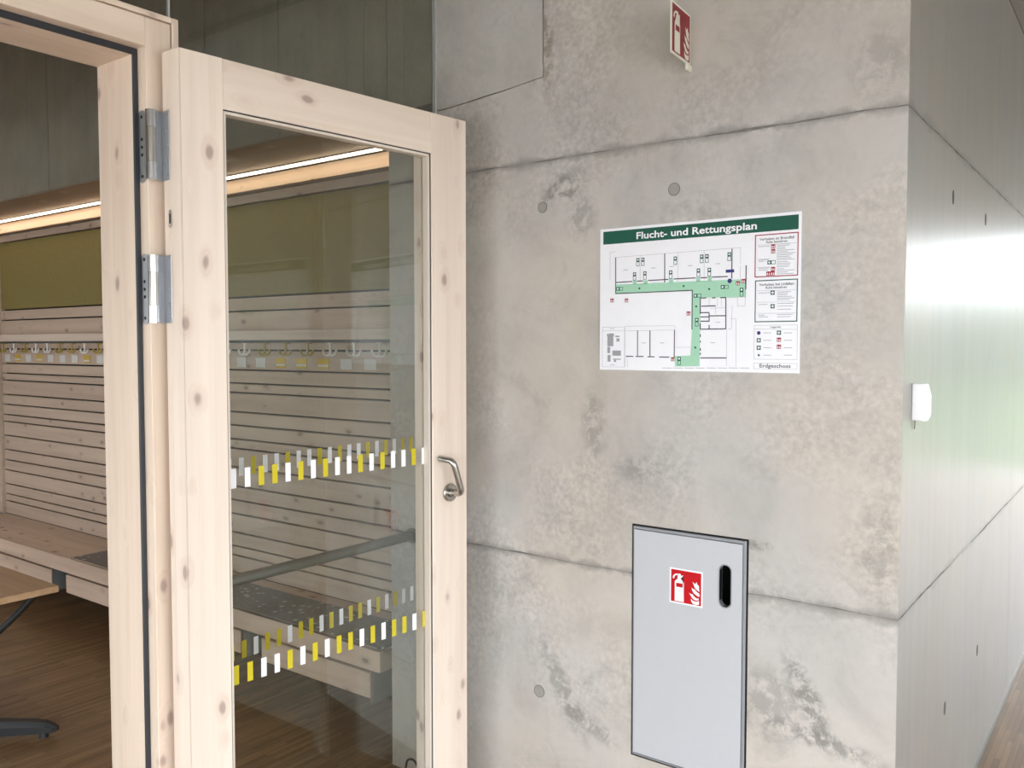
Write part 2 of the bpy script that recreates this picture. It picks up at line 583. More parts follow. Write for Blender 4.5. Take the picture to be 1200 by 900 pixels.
def seg_rect(a, b, w):
    (x0, y0), (x1, y1) = a, b
    L = math.hypot(x1 - x0, y1 - y0) or 1e-6
    nx, ny = -(y1 - y0) / L * w / 2, (x1 - x0) / L * w / 2
    return [(x0 - nx, y0 - ny), (x1 - nx, y1 - ny), (x1 + nx, y1 + ny), (x0 + nx, y0 + ny)]


def frame_rects(b, w):
    u0, v0, u1, v1 = b
    return [rect(u0, v0, u1, v0 + w), rect(u0, v1 - w, u1, v1), rect(u0, v0 + w, u0 + w, v1 - w), rect(u1 - w, v0 + w, u1, v1 - w)]


def text_mesh(name, body, pr, u0, u1, v0, h, mat, parent, bold=0.0, height=None):
    """lettering fitted between u0 and u1 on baseline v0 of a Print frame"""
    cu = bpy.data.curves.new(name, 'FONT')
    cu.body = body
    cu.size = 1.0
    cu.offset = bold
    cu.resolution_u = 3
    tmp = bpy.data.objects.new(name, cu)
    col.objects.link(tmp)
    bpy.context.view_layer.update()
    dg = bpy.context.evaluated_depsgraph_get()
    me = bpy.data.meshes.new_from_object(tmp.evaluated_get(dg))
    bpy.data.objects.remove(tmp)
    xs = [v.co.x for v in me.vertices]
    s = (u1 - u0) / (max(xs) - min(xs))
    sy = s if height is None else height
    x0 = min(xs)
    for v in me.vertices:
        v.co = pr.p(u0 + (v.co.x - x0) * s, v0 + v.co.y * sy, h)
    me.name = name
    me.materials.clear()
    return link(name, me, mat, parent)

# ================================================================== THE SETTING
YW = 2.221            # face of the concrete wall that carries the plan
XC = -0.486           # its free right-hand end: the corner of the side wall
NX = -2.207           # right edge of the cloakroom niche
NZ = 2.365            # soffit of the niche
YS = 2.600            # face of the slatted panelling
XG = -1.985           # fixed glazing of the partition
CEIL = 2.90
JZ = (0.87, 2.11)     # pour joints

floor = box('floor', -8.0, HALL_X1, FAC_Y, FAR_Y, -0.12, 0.0, M['parquet'])
tag(floor, 'brown oak strip parquet floor', 'floor', kind='structure')
ceil = boxes('ceiling', [(XG, HALL_X1, FAC_Y, FAR_Y, CEIL, CEIL + 0.1), (-8.0, XG - 0.001, FAC_Y, 2.75, 3.45, 3.55),
                         (XG - 0.06, XG, FAC_Y, 2.215, CEIL, 3.45)], M['ceiling'])
tag(ceil, 'pale grey ceiling above the hall', 'ceiling', kind='structure')


def jag(a, b, amp, step=0.025):
    """points from a towards b (b left out) with a ragged offset across the line"""
    (x0, z0), (x1, z1) = a, b
    L = math.hypot(x1 - x0, z1 - z0)
    if amp == 0 or L < step:
        return [a]
    n = max(2, int(L / step))
    nx, nz = -(z1 - z0) / L, (x1 - x0) / L
    out = [a]
    w = 0.0
    for k in range(1, n):
        w = 0.8 * w + random.uniform(-amp, amp)
        t = k / n
        out.append((x0 + (x1 - x0) * t + nx * w, z0 + (z1 - z0) * t + nz * w))
    return out


def panel_outline(corners, rag):
    out = []
    n = len(corners)
    for k in range(n):
        out += jag(corners[k], corners[(k + 1) % n], rag[k])
    return out


def front_panel(corners, rag, mat, y=YW, name='concrete_panel'):
    pts = [(x, y, z) for x, z in panel_outline(corners, rag)]
    return prism(name, pts, (0, 2.2309 - y, 0), mat, wall_front)


CX0, CX1, CZ0, CZ1 = -1.217, -0.864, 0.325, 1.016          # recess of the extinguisher cabinet
core = [(-6.5, NX, 2.231, 2.75, NZ + 0.012, 3.45), (-6.5, NX, 2.66, 2.75, 0, NZ + 0.012),
        (NX + 0.0, CX0, 2.231, 2.75, 0, 3.45), (CX1, XC - 0.011, 2.231, 2.75, 0, CEIL),
        (CX0, CX1, 2.231, 2.75, 0, CZ0), (CX0, CX1, 2.231, 2.75, CZ1, CEIL), (CX0, CX1, 2.42, 2.75, CZ0, CZ1)]
wall_front = boxes('wall_front', core, M['joint'])
tag(wall_front, 'grey fair-faced concrete wall carrying the escape plan', 'wall', kind='structure')
g = 0.0017
A = 0.0017
front_panel([(NX, 0), (XC, 0), (XC, JZ[0] - g), (CX1 + 0.001, JZ[0] - g), (CX1 + 0.001, CZ0 - 0.001), (CX0 - 0.001, CZ0 - 0.001),
             (CX0 - 0.001, JZ[0] - g), (NX, JZ[0] - g)], [0, 0, A, 0, 0, 0, A, 0], M['concrete'])
front_panel([(NX, JZ[0] + g), (CX0 - 0.001, JZ[0] + g), (CX0 - 0.001, CZ1 + 0.001), (CX1 + 0.001, CZ1 + 0.001),
             (CX1 + 0.001, JZ[0] + g), (XC, JZ[0] + g), (XC, JZ[1] - g), (NX, JZ[1] - g)], [A, 0, 0, 0, A, 0, A, 0], M['concrete'],
            y=YW)
PX = -1.540   # grey patch beside the glazing channel
front_panel([(NX, JZ[1] + g), (XC, JZ[1] + g), (XC, CEIL - 0.04), (PX + 0.003, CEIL - 0.04), (PX + 0.003, 2.366), (-1.70, 2.350),
             (-1.93, 2.333), (-1.99, 2.333), (NX, NZ - 0.004)], [A, 0, 0, 0.0006, A, A, 0, 0, 0], M['concrete'])
front_panel([(-1.996, 2.336), (-1.93, 2.336), (-1.70, 2.353), (PX, 2.369), (PX, CEIL - 0.04), (-1.996, CEIL - 0.04)],
            [0, A * .6, A * .6, 0.0006, 0, 0], M['concrete_patch'], y=YW - 0.0015)
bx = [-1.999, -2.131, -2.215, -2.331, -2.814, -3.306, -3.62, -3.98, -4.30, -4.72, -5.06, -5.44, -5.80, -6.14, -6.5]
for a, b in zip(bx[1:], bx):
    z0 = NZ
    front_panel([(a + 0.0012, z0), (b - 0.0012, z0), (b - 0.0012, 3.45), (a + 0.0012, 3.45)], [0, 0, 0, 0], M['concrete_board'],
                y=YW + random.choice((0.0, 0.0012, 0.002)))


for jz in JZ:
    box('pour_joint', NX + 0.001, XC - 0.001, YW + 0.0012, 2.2305, jz - 0.006, jz + 0.006, M['joint_fill'], wall_front) if jz > 1 else None
    if jz < 1:
        box('pour_joint', NX + 0.001, CX0 - 0.001, YW + 0.0012, 2.2305, jz - 0.006, jz + 0.006, M['joint_fill'], wall_front)
        box('pour_joint', CX1 + 0.001, XC - 0.001, YW + 0.0012, 2.2305, jz - 0.006, jz + 0.006, M['joint_fill'], wall_front)


def plug(x, z, r):
    pts = [(x + r * math.cos(2 * math.pi * k / 28), YW - 0.0012, z + r * math.sin(2 * math.pi * k / 28)) for k in range(28)]
    o = prism('tie_hole_plug', pts, (0, 0.0015, 0), M['plug'], wall_front)
    ring = []
    bm = bmesh.new()
    vi = []
    for k in range(28):
        c, s = math.cos(2 * math.pi * k / 28), math.sin(2 * math.pi * k / 28)
        vi.append([bm.verts.new((x + q * c, YW - h, z + q * s)) for q, h in ((r, 0.0010), (r + 0.0016, 0.0010), (r + 0.0016, 0.0))])
    for k in range(28):
        a, b = vi[k], vi[(k + 1) % 28]
        bm.faces.new((a[0], b[0], b[1], a[1]))
        bm.faces.new((a[1], b[1], b[2], a[2]))
    link('plug_rim', bm_mesh(bm, 'plug_rim'), M['joint'], o)


plug(-1.092, 1.976, 0.0165)
plug(-1.540, 1.968, 0.0155)
plug(-1.550, 0.434, 0.0185)

# side wall beyond the corner, varnished and shiny
wall_right = boxes('wall_right', [(-0.80, XC - 0.010, 2.76, FAR_Y, 0, CEIL), (-0.80, XC - 0.0102, 2.235, 2.76, 0, CEIL)], M['joint'])
tag(wall_right, 'shiny varnished concrete side wall running away from the corner', 'wall', kind='structure')
ys = [2.2312, 4.28, 6.3, 8.4, 10.4, FAR_Y]
for y0, y1 in zip(ys, ys[1:]):
    for z0, z1 in ((0.0, JZ[0] - g), (JZ[0] + g, JZ[1] - g), (JZ[1] + g, 2.862)):
        o = panel_outline([(y0 + 0.001, z0), (y1 - 0.001, z0), (y1 - 0.001, z1), (y0 + 0.001, z1)],
                          [A if z0 else 0, 0, A if z1 < 2.5 else 0, 0])
        prism('concrete_panel', [(XC, y, z) for y, z in o], (-0.0098, 0, 0), M['concrete_smooth'], wall_right)
for y, z in ((2.806, 1.972), (3.405, 1.977), (3.451, 0.441), (2.857, 0.433), (4.9, 1.975), (5.5, 1.975)):
    prism('tie_hole', [(XC + 0.0008, y + 0.014 * math.cos(a), z + 0.021 * math.sin(a)) for a in [2 * math.pi * k / 24 for k in range(24)]],
          (-0.001, 0, 0), M['joint'], wall_right)
for jz in JZ:
    box('pour_joint', XC - 0.0095, XC - 0.0012, 2.2315, FAR_Y - 0.002, jz - 0.006, jz + 0.006, M['joint_fill'], wall_right)
base = box('baseboard_right', XC, XC + 0.008, 2.24, FAR_Y, 0.0, 0.012, M['rail_steel'])
tag(base, 'thin dark floor edging along the shiny side wall', 'baseboard', kind='structure')

# the rest of the hall (behind and beside the camera), with its window openings
WT = 2.0       # window heads of the hall
FB_ = FAC_Y - 0.25
wall_back = boxes('wall_back', [(-8.1, HALL_X1, FB_, FAC_Y, WT, 3.45), (-8.1, -6.0, FB_, FAC_Y, 0, WT), (-6.0, -3.4, FB_, FAC_Y, 0, 0.9),
                                (-6.0, -3.4, FB_, FAC_Y, 1.8, WT), (-3.4, -1.8, FB_, FAC_Y, 0, WT), (-1.8, HALL_X1, FB_, FAC_Y, 0, 0.08),
                                (2.9, HALL_X1, FB_, FAC_Y, 0.08, WT)], M['render'])
tag(wall_back, 'pale window wall behind the viewer', 'wall', kind='structure')
HX2 = HALL_X1 + 0.25
wall_opp = boxes('wall_opposite', [(HALL_X1, HX2, 2.1, 5.4, 0, CEIL), (HALL_X1, HX2, FB_, 2.1, WT, 3.45), (HALL_X1, HX2, FB_, 2.1, -0.1, 0.08),
                                   (HALL_X1, HX2, FB_, -2.2, 0.08, WT), (HALL_X1, HX2, 5.4, 11.0, 2.3, CEIL), (HALL_X1, HX2, 5.4, 11.0, 0, 0.1),
                                   (HALL_X1, HX2, 11.0, FAR_Y + 0.25, 0, CEIL)], M['render'])
tag(wall_opp, 'pale wall across the hall', 'wall', kind='structure')
wall_left = box('wall_left', -8.2, -8.0, FAC_Y, 2.75, 0, 3.45, M['render'])
tag(wall_left, 'pale end wall of the cloakroom', 'wall', kind='structure')
wall_far = boxes('wall_far', [(-0.8, HALL_X1, FAR_Y, FAR_Y + 0.25, 2.78, CEIL), (2.65, HALL_X1, FAR_Y, FAR_Y + 0.25, 0, 2.78),
                              (1.15, 1.35, FAR_Y, FAR_Y + 0.25, 0, 2.78), (-0.8, -0.45, FAR_Y, FAR_Y + 0.25, 0, 2.78)], M['render'])
tag(wall_far, 'glazed far end of the corridor', 'wall', kind='structure')
beam = box('shade_beam', -8.0, XG - 0.12, 0.55, 0.95, 2.36, 3.45, M['render'])  # out of view, added to keep window light off the upper concrete
tag(beam, 'unseen added beam shading the upper cloakroom concrete', 'beam', kind='structure')
niche_end = box('wall_niche_end', -6.55, -6.32, YW + 0.01, 2.66, 0, NZ, M['render'])
tag(niche_end, 'pale return at the far left end of the cloakroom niche', 'wall', kind='structure')


def mullions(name, lst, label):
    t = empty(name)
    tag(t, label, 'window', kind='structure')
    for b in lst:
        box('mullion', *b, M['wood_z'], t, 0.004)


mullions('window_2', [(x - 0.03, x + 0.03, FAC_Y - 0.16, FAC_Y - 0.08, 0.08, WT) for x in (-0.4, 1.0, 2.2)], 'wood framed hall window behind the viewer')
mullions('window_3', [(HALL_X1 + 0.08, HALL_X1 + 0.16, y - 0.03, y + 0.03, 0.08, WT) for y in (-1.0, 0.5)], 'wood framed side window of the hall')
mullions('window_4', [(x - 0.03, x + 0.03, FAR_Y + 0.08, FAR_Y + 0.16, 0.0, 2.78) for x in (0.35, 2.05)], 'wood framed window at the far end of the corridor')
mullions('window_5', [(x - 0.03, x + 0.03, FAC_Y - 0.16, FAC_Y - 0.08, 0.9, 1.8) for x in (-5.2, -4.3)], 'wood framed cloakroom window behind the viewer')
mullions('window_6', [(HALL_X1 + 0.08, HALL_X1 + 0.16, y - 0.03, y + 0.03, 0.1, 2.3) for y in (6.8, 8.2, 9.6)], 'wood framed side window of the corridor')
ground = box('ground', -40, 40, -40, 60, -0.35, -0.25, M['paving'])
tag(ground, 'pale paving around the building', 'ground', kind='structure')
lawn = box('lawn', -30, 30, 14.0, 58, -0.25, -0.20, M['lawn'])
tag(lawn, 'green lawn outside the far window', 'grass', kind='structure')

hd_pts = [(-28.0, 48.0, -0.25)]
n = 60
for k in range(n + 1):
    hd_pts.append((-28.0 + 56.0 * k / n, 48.0, 4.1 + 0.7 * math.sin(k * 1.3) * math.sin(k * 0.37) + random.uniform(-0.25, 0.25)))
hd_pts.append((28.0, 48.0, -0.25))
hedge = prism('hedge', hd_pts, (0, 3.0, 0), M['hedge'])
tag(hedge, 'hazy tree line beyond the lawn', 'hedge', kind='structure')

# ================================================================== CLOAKROOM NICHE
niche = box('wall_niche', -6.32, NX - 0.001, 2.630, 2.659, 0.0, NZ - 0.002, M['dark_void'])
tag(niche, 'pale knotty horizontal slat panelling in the cloakroom niche', 'wall panelling', kind='structure')
SX0, SX1 = -6.245, NX - 0.003
edges = [2.272, 2.222, 1.773, 1.706, 1.565, 1.515, 1.418, 1.352, 1.305, 1.209, 1.142, 1.073, 1.026, 0.932, 0.836, 0.766, 0.697, 0.603,
         0.534, 0.486, 0.400]
gp = 0.0043
top = 2.352
for k, e in enumerate(edges):
    if k == 2:
        p = box('pinboard', SX0, SX1, YS + 0.004, 2.63, e + gp + 0.002, top - gp, M['olive'], niche)
        p['label'] = 'olive green linoleum pinboard'
    else:
        if k == 0:      # lit fascia, leaning forward at the foot
            prism('fascia', [(SX0, YS, top - gp), (SX0, 2.63, top - gp), (SX0, 2.63, e + gp), (SX0, YS - 0.032, e + gp)], (SX1 - SX0, 0, 0), M['slat'], niche)
        else:
            box('slat', SX0, SX1, YS + random.uniform(0, 0.0015), 2.63, e + (gp if k < len(edges) - 1 else 0.001), top - gp, M['slat'], niche, 0.0008)
    top = e
box('end_trim', -6.32, SX0 - 0.004, YS - 0.02, 2.63, 0.402, 2.35, M['slat'], niche, 0.001)
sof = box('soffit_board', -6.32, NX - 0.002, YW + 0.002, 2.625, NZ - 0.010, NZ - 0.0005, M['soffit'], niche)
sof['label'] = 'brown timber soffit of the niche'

strip = empty('light_strip', (0, 0, NZ - 0.010))
tag(strip, 'warm glowing linear light under the niche soffit', 'light')
prof = box('housing', -6.30, -2.26, 2.532, 2.556, -0.006, 0.0, M['zinc'], strip)
box('diffuser', -6.30, -2.262, 2.534, 2.554, -0.013, -0.006, M['led'], strip, 0.002)

# coat rail with hooks and name cards
rail = empty('coat_rail', (0, 0, 1.5636))
tag(rail, 'wooden coat rail with white and mustard hooks above name cards', 'coat rack')
RY = 2.500
box('rail_board', SX0, SX1, RY, YS - 0.001, 0.0, 0.044, M['rail_wood'], rail, 0.001)


def hook_mesh():
    bm = bmesh.new()
    bm_tube(bm, [(0, 0, 0.0), (0, 0, -0.03), (0, -0.001, -0.048)], [0.0062, 0.0055, 0.0055], 8)
    for s in (-1, 1):
        pts = []
        for k in range(9):
            a = math.pi * k / 8
            pts.append((s * (0.021 - 0.021 * math.cos(a)), -0.004, -0.046 - 0.013 * math.sin(a) + 0.014 * (k / 8) ** 2))
        bm_tube(bm, pts, [0.005] * 8 + [0.006], 8)
    bm_box(bm, -0.011, 0.011, -0.008, 0.02, -0.004, 0.0)
    return bm_mesh(bm, 'hook', True)


box('rail_shade_strip', SX0, SX1, RY + 0.004, RY + 0.030, -0.013, -0.0002, M['black_metal'], rail)  # black strip painting in the band of shade below the rail
hm_w, hm_y = hook_mesh(), hook_mesh()
hm_w.materials.append(M['hook_white'])
hm_y.materials.append(M['hook_yellow'])
hooks = 'WWWYYYWWYWWYWYWYWYYWWYWY'
for k, c in enumerate(hooks):
    h = link('hook', hm_w if c == 'W' else hm_y, None, rail)
    h.location = (-2.555 - 0.1502 * k, RY + 0.012, -0.0125)
cards = 'WWYYYWWWYWWYWWWWYWWWYWYWY'
for k, c in enumerate(cards[:24]):
    x = -2.701 - 0.1502 * k
    if x < SX0 + 0.05:
        break
    cz = 1.456 - 1.5636
    cd = box('name_card', x - 0.037, x + 0.037, YS - 0.0022, YS - 0.0002, cz - 0.023, cz + 0.023,
             M['label_yellow'] if c == 'Y' else M['label_white'], rail)
    if c == 'Y':
        box('card_stripe', x - 0.036, x + 0.036, YS - 0.0028, YS - 0.0022, cz - 0.014, cz - 0.004, M['label_white'], cd)

# bench
bench = empty('bench', (0, 0, 0))
tag(bench, 'low pale timber bench running along the slatted niche', 'bench')
box('seat', -6.24, -2.277, 2.226, YS - 0.002, 0.320, 0.400, M['bench'], bench, 0.004, 2)
plates = [-5.72, -4.873, -4.0, -3.157, -2.353]
for x in plates:
    p = box('bracket', x - 0.004, x + 0.004, 2.262, 2.628, 0.175, 0.3195, M['plate_steel'], bench)
    box('bracket_edge', x - 0.005, x + 0.0045, 2.2575, 2.2615, 0.175, 0.319, M['zinc'], p)
for a, b in zip([-6.22] + plates, plates):
    box('lower_board', a + 0.10, b - 0.008, 2.285, 2.305, 0.178, 0.278, M['bench'], bench, 0.002)
tray = empty('bench_mat', (0, 0, 0.4002))
tag(tray, 'dark grey speckled mat lying on the bench', 'mat')
box('mat_sheet', -4.60, -2.29, 2.2335, 2.500, 0.0, 0.009, M['mat'], tray, 0.001)
box('edge_strip', -4.598, -2.292, 2.2275, 2.233, 0.0, 0.0105, M['zinc'], tray)

# table in the cloakroom
TX, TY, TZ = -3.416, 1.608, 0.60
CXT, CYT = TX - 0.36, TY - 0.36
table = empty('table', (CXT, CYT, 0))
tag(table, 'low square wooden table with black curved legs near the bench', 'table')
box('table_top', -0.36, 0.36, -0.36, 0.36, TZ - 0.026, TZ, M['table'], table, 0.003, 2)
tube('column', [(0, 0, 0.02), (0, 0, 0.36)], 0.03, M['black_metal'], table, 16)
for sx in (-1, 1):
    for sy in (-1, 1):
        pts = []
        for k in range(15):
            t = k / 14
            r = 0.30 - 0.27 * t
            pts.append((sx * r, sy * r, TZ - 0.027 - 0.27 * (1 - (1 - t) ** 1.7)))
        tube('arm', pts, 0.013, M['black_metal'], table, 12)
        d = Vector((sx, sy, 0)).normalized()
        q = Vector((-sy, sx, 0)).normalized()
        bm = bmesh.new()
        prof = [(0.0, 0.034, 0.022, 0.088), (0.25, 0.030, 0.022, 0.080), (0.40, 0.027, 0.022, 0.070), (0.45, 0.024, 0.022, 0.062),
                (0.475, 0.018, 0.022, 0.052), (0.494, 0.008, 0.026, 0.040)]
        rings = []
        for r, w, z0, z1 in prof:
            c = d * r
            rings.append([bm.verts.new((c + q * w * u) + Vector((0, 0, z))) for u, z in
                          ((-1, z0), (1, z0), (1, z0 + (z1 - z0) * 0.6), (0.6, z1), (-0.6, z1), (-1, z0 + (z1 - z0) * 0.6))])
        for a, b in zip(rings, rings[1:]):
            for k in range(6):
                bm.faces.new((a[k], a[(k + 1) % 6], b[(k + 1) % 6], b[k]))
        bm.faces.new(rings[0])
        bm.faces.new(rings[-1])
        ft = link('foot', bm_mesh(bm, 'foot'), M['black_metal'], table)
        tube('glide', [d * 0.44, d * 0.44 + Vector((0, 0, 0.023))], [0.018, 0.015], M['rubber'], ft, 14)

# ================================================================== PARTITION: FIXED GLAZING, FRAME, HANDRAIL
part = empty('window_1', (XG, 0, 0))
tag(part, 'fixed clear glazing beside and above the door, with white and yellow marks', 'window', kind='structure')
G = 0.005
main_pane = box('glass_pane', -G, G, 1.236, 2.2145, 0.03, 2.89, M['glass'], part)
box('glass_pane', -G, G, FAC_Y + 0.01, 1.228, 2.325, 2.89, M['glass'], part)
box('glass_pane', -G, G, FAC_Y + 0.01, 0.10, 0.03, 2.318, M['glass'], part)
j = box('glass_joint', -0.004, 0.004, 1.229, 1.2345, 2.325, 2.89, M['channel'], part)
box('wall_channel', -0.007, 0.007, 2.2148, 2.2205, 0.0, 2.89, M['channel'], part)
box('floor_channel', -0.014, 0.014, 1.21, 2.214, 0.0, 0.029, M['zinc'], part)


def mark_mesh(name, mat, w):
    bm = bmesh.new()
    bm_box(bm, 0, 0.0004, -w / 2, w / 2, 0, 0.049)
    me = bm_mesh(bm, name)
    me.materials.append(mat)
    return me


fw_, fy_ = mark_mesh('mark', M['white_film'], 0.0155), mark_mesh('mark', M['yellow_film'], 0.0155)
row1 = 'WYWWYWWYWWYWYWWYWYWYY'
row2 = 'YWYYWYYWYYWYWYYWYWYWWY'
for row, z, y0 in ((row1, 1.186, 1.3055), (row2, 0.683, 1.306)):
    for k, c in enumerate(row):
        o = link('mark', fw_ if c == 'W' else fy_, None, main_pane)
        o.location = (G + 0.0001, y0 + 0.0391 * k, z)

frame = empty('trim_1', (0, 0, 0))
tag(frame, 'pale knotty softwood door frame with black seal', 'door frame', kind='structure')
FX, FR, FB = -1.900, -1.940, -2.097
HZ = 2.235
for s, yo in ((1, 1.120), (-1, 0.215)):
    f = lambda v: yo + s * v
    box('post', FX, FR, f(0.0), f(0.064), 0, 2.302, M['wood_z'], frame, 0.0012)
    box('inner_post', FR - 0.0003, FB, f(-0.012), f(0.064), 0, 2.302, M['wood_z'], frame, 0.0012)
    box('edge_strip', FX + 0.003, FB, f(0.0672), f(0.084), 0, 2.318, M['wood_z'], frame, 0.0015)
    box('seal', FR, FR + 0.007, f(-0.0125), f(-0.0006), 0, HZ - 0.0005, M['rubber'], frame, 0.0012)
box('head', FX, FR, 0.2145, 1.1195, HZ, 2.302, M['wood_y'], frame, 0.0012)
box('inner_head', FR - 0.0003, FB, 0.2265, 1.1085, HZ - 0.015, 2.302, M['wood_y'], frame, 0.0012)
box('edge_strip', FX + 0.003, FB, 0.1490, 1.1865, 2.3052, 2.318, M['wood_y'], frame, 0.0015)
box('seal', FR, FR + 0.007, 0.226, 1.108, HZ - 0.0155, HZ - 0.0006, M['rubber'], frame, 0.0012)

hr = empty('handrail', (-2.099, 1.2045, 0.866))
tag(hr, 'round dark steel handrail running behind the fixed glazing', 'handrail')
tube('tube', [(0, 0.02, 0), (0, 1.006, -0.002)], 0.0172, M['rail_steel'], hr, 24)
tube('flange', [(0, 1.008, -0.002), (0, 1.0155, -0.002)], 0.027, M['rail_steel'], hr, 24)
box('post_bracket', -0.018, 0.03, 0.0, 0.022, -0.018, 0.018, M['rail_steel'], hr, 0.002)

# ================================================================== THE OPEN DOOR LEAF
DH, DL, DT = 2.22, 0.908, 0.070
ang = math.atan2(0.9929, 0.1190)
door = empty('door_1', (-1.8061, 1.1375, 0.0), ang)
tag(door, 'open glazed door leaf in pale knotty softwood', 'door', kind='structure')
Minv = (Matrix.Translation(door.location) @ Matrix.Rotation(ang, 4, 'Z')).inverted()


def dl(x, y, z):
    return Minv @ Vector((x, y, z))


DB = 0.012
GX0, GX1, GZ0, GZ1 = 0.1145, 0.7688, 0.16, 2.1015
prism('stile', [(0, DT, DB), (0, 0.0405, DB), (0.0098, 0.0405, DB), (0.0098, 0, DB), (GX0, 0, DB), (GX0, DT, DB)], (0, 0, DH - DB), M['leaf_z'], door, 0.0006)
prism('edge_lipping', [(0, 0.0395, DB), (0.0075, 0.0004, DB), (0.0086, 0.0004, DB), (0.0086, 0.0395, DB)], (0, 0, DH - DB - 0.0005), M['leaf_z'], door)
box('stile', GX1, DL, 0, DT, DB, DH, M['leaf_z'], door, 0.0015)
box('rail', GX0 + 0.0006, GX1 - 0.0006, 0.0002, DT, GZ1, DH - 0.0004, M['leaf_x'], door, 0.001)
box('rail', GX0 + 0.0006, GX1 - 0.0006, 0.0002, DT, DB, GZ0, M['leaf_x'], door, 0.001)
for n, b in (('bead', (GX1 - 0.0095, GX1 - 0.0028, 0.006, 0.0285, GZ0, GZ1 - 0.003)), ('bead', (GX0 + 0.0028, GX0 + 0.0095, 0.006, 0.0285, GZ0, GZ1 - 0.003)),
             ('bead', (GX0 + 0.0028, GX1 - 0.0028, 0.006, 0.0284, GZ1 - 0.0095, GZ1 - 0.0028)), ('bead', (GX0 + 0.0028, GX1 - 0.0028, 0.006, 0.0284, GZ0 + 0.0028, GZ0 + 0.0095))):
    box(n, *b, M['bead'], door)
for b in ((GX1 - 0.0028, GX1 - 0.0001, 0.004, 0.0285, GZ0, GZ1), (GX0 + 0.0001, GX0 + 0.0028, 0.004, 0.0285, GZ0, GZ1),
          (GX0, GX1, 0.004, 0.0285, GZ1 - 0.0027, GZ1 - 0.0001), (GX0, GX1, 0.004, 0.0285, GZ0 + 0.0001, GZ0 + 0.0027)):
    box('seal', *b, M['rubber'], door)
for b in ((GX1 - 0.012, GX1, 0.036, 0.066, GZ0, GZ1), (GX0, GX0 + 0.012, 0.036, 0.066, GZ0, GZ1)):
    box('rear_bead', *b, M['leaf_z'], door)
pane = box('glass_pane', GX0 - 0.006, GX1 + 0.006, 0.0288, 0.0355, GZ0 - 0.006, GZ1 + 0.006, M['glass'], door)


def mark_mesh2(mat):
    bm = bmesh.new()
    bm_box(bm, -0.00765, 0.00765, -0.0004, 0, 0, 0.049)
    me = bm_mesh(bm, 'mark')
    me.materials.append(mat)
    return me


lw_, ly_ = mark_mesh2(M['white_film']), mark_mesh2(M['yellow_film'])
for row, z in (('WWYYWYWYWWYWYWWYW', 1.1855), ('YYWWYWYWYYWYWYYWY', 0.6915)):
    for k, c in enumerate(row):
        o = link('mark', lw_ if c == 'W' else ly_, None, pane)
        o.location = (0.1425 + 0.03846 * k, 0.0287, z)

# lever handle, turned upwards
hd = tube('handle', fillet([(0.835, -0.004, 1.0932), (0.8385, -0.053, 1.095), (0.803, -0.053, 1.197), (0.792, -0.006, 1.201)], 0.020, 8), 0.0098, M['steel'], door, 16)
hd['label'] = 'brushed steel lever handle'
tube('rose', [(0.835, -0.0002, 1.0932), (0.835, -0.007, 1.0932), (0.835, -0.009, 1.0932)], [0.027, 0.027, 0.024], M['steel'], hd, 28)
tube('neck', [(0.835, -0.009, 1.0932), (0.8358, -0.022, 1.0935)], 0.0125, M['steel'], hd, 20)
tube('slot', [(0.828, -0.0092, 1.086), (0.828, -0.0099, 1.086)], 0.004, M['dark_void'], hd, 10)

# hinges
for z0, z1 in ((1.924, 2.084), (1.592, 1.750)):
    pc = dl(-1.8775, 1.1165, 0)
    hg = tube('hinge', [(pc.x, pc.y, z0 + 0.04), (pc.x, pc.y, z1 - 0.04)], 0.0116, M['steel'], door, 18)
    hg['label'] = 'zinc plated barrel hinge'
    for a, b in ((z0, z0 + 0.0395), (z1 - 0.0395, z1)):
        tube('barrel_cap', [(pc.x, pc.y, a), (pc.x, pc.y, b)], 0.0125, M['zinc'], hg, 20)
    # plate on the frame's rebate, with round ends
    pts = []
    zc0, zc1 = z0 - 0.003 + 0.0125, z1 + 0.006 - 0.0125
    for k in range(9):
        a = math.pi * k / 8
        pts.append((-1.919 + 0.0125 * math.cos(a), zc1 + 0.0125 * math.sin(a)))
    for k in range(9):
        a = math.pi + math.pi * k / 8
        pts.append((-1.919 + 0.0125 * math.cos(a), zc0 + 0.0125 * math.sin(a)))
    v = (dl(0, 1.1180, 0) - dl(0, 1.1196, 0))
    prism('frame_plate', [dl(x, 1.1196, z) for x, z in pts], v, M['dull_zinc'], hg)
    bm = bmesh.new()
    for dz in (0.012, 0.062, 0.080, 0.098, 0.150):
        for k in (0,):
            bm_tube(bm, [dl(-1.919, 1.1179, z0 + dz), dl(-1.919, 1.1174, z0 + dz)], 0.0042, 10)
    link('screw', bm_mesh(bm, 'screw'), M['dark_void'], hg)
    w0, w1 = dl(-1.905, 1.1185, 0), dl(-1.889, 1.1172, 0)
    prism('frame_web', [(w0.x, w0.y, z0 + 0.04), (w1.x, w1.y, z0 + 0.04), (w1.x, w1.y, z1 - 0.04), (w0.x, w0.y, z1 - 0.04)], v, M['dull_zinc'], hg)
    box('leaf_plate', -0.0022, -0.0002, 0.036, 0.0735, z0, z1, M['dull_zinc'], hg, 0.0008)
    bm = bmesh.new()
    for dz, yy in ((0.010, 0.042), (0.150, 0.042), (0.045, 0.049), (0.080, 0.043), (0.112, 0.049)):
        bm_tube(bm, [(-0.0023, yy, z0 + dz), (-0.0029, yy, z0 + dz)], 0.0036, 10)
    link('screw', bm_mesh(bm, 'screw'), M['zinc'], hg)
    q = dl(-1.866, 1.1175, 0)
    prism('leaf_web', [(q.x, q.y, z0), (-0.0004, 0.0735, z0), (-0.0024, 0.0735, z0), (q.x - 0.002, q.y + 0.001, z0)], (0, 0, z1 - z0), M['dull_zinc'], hg)
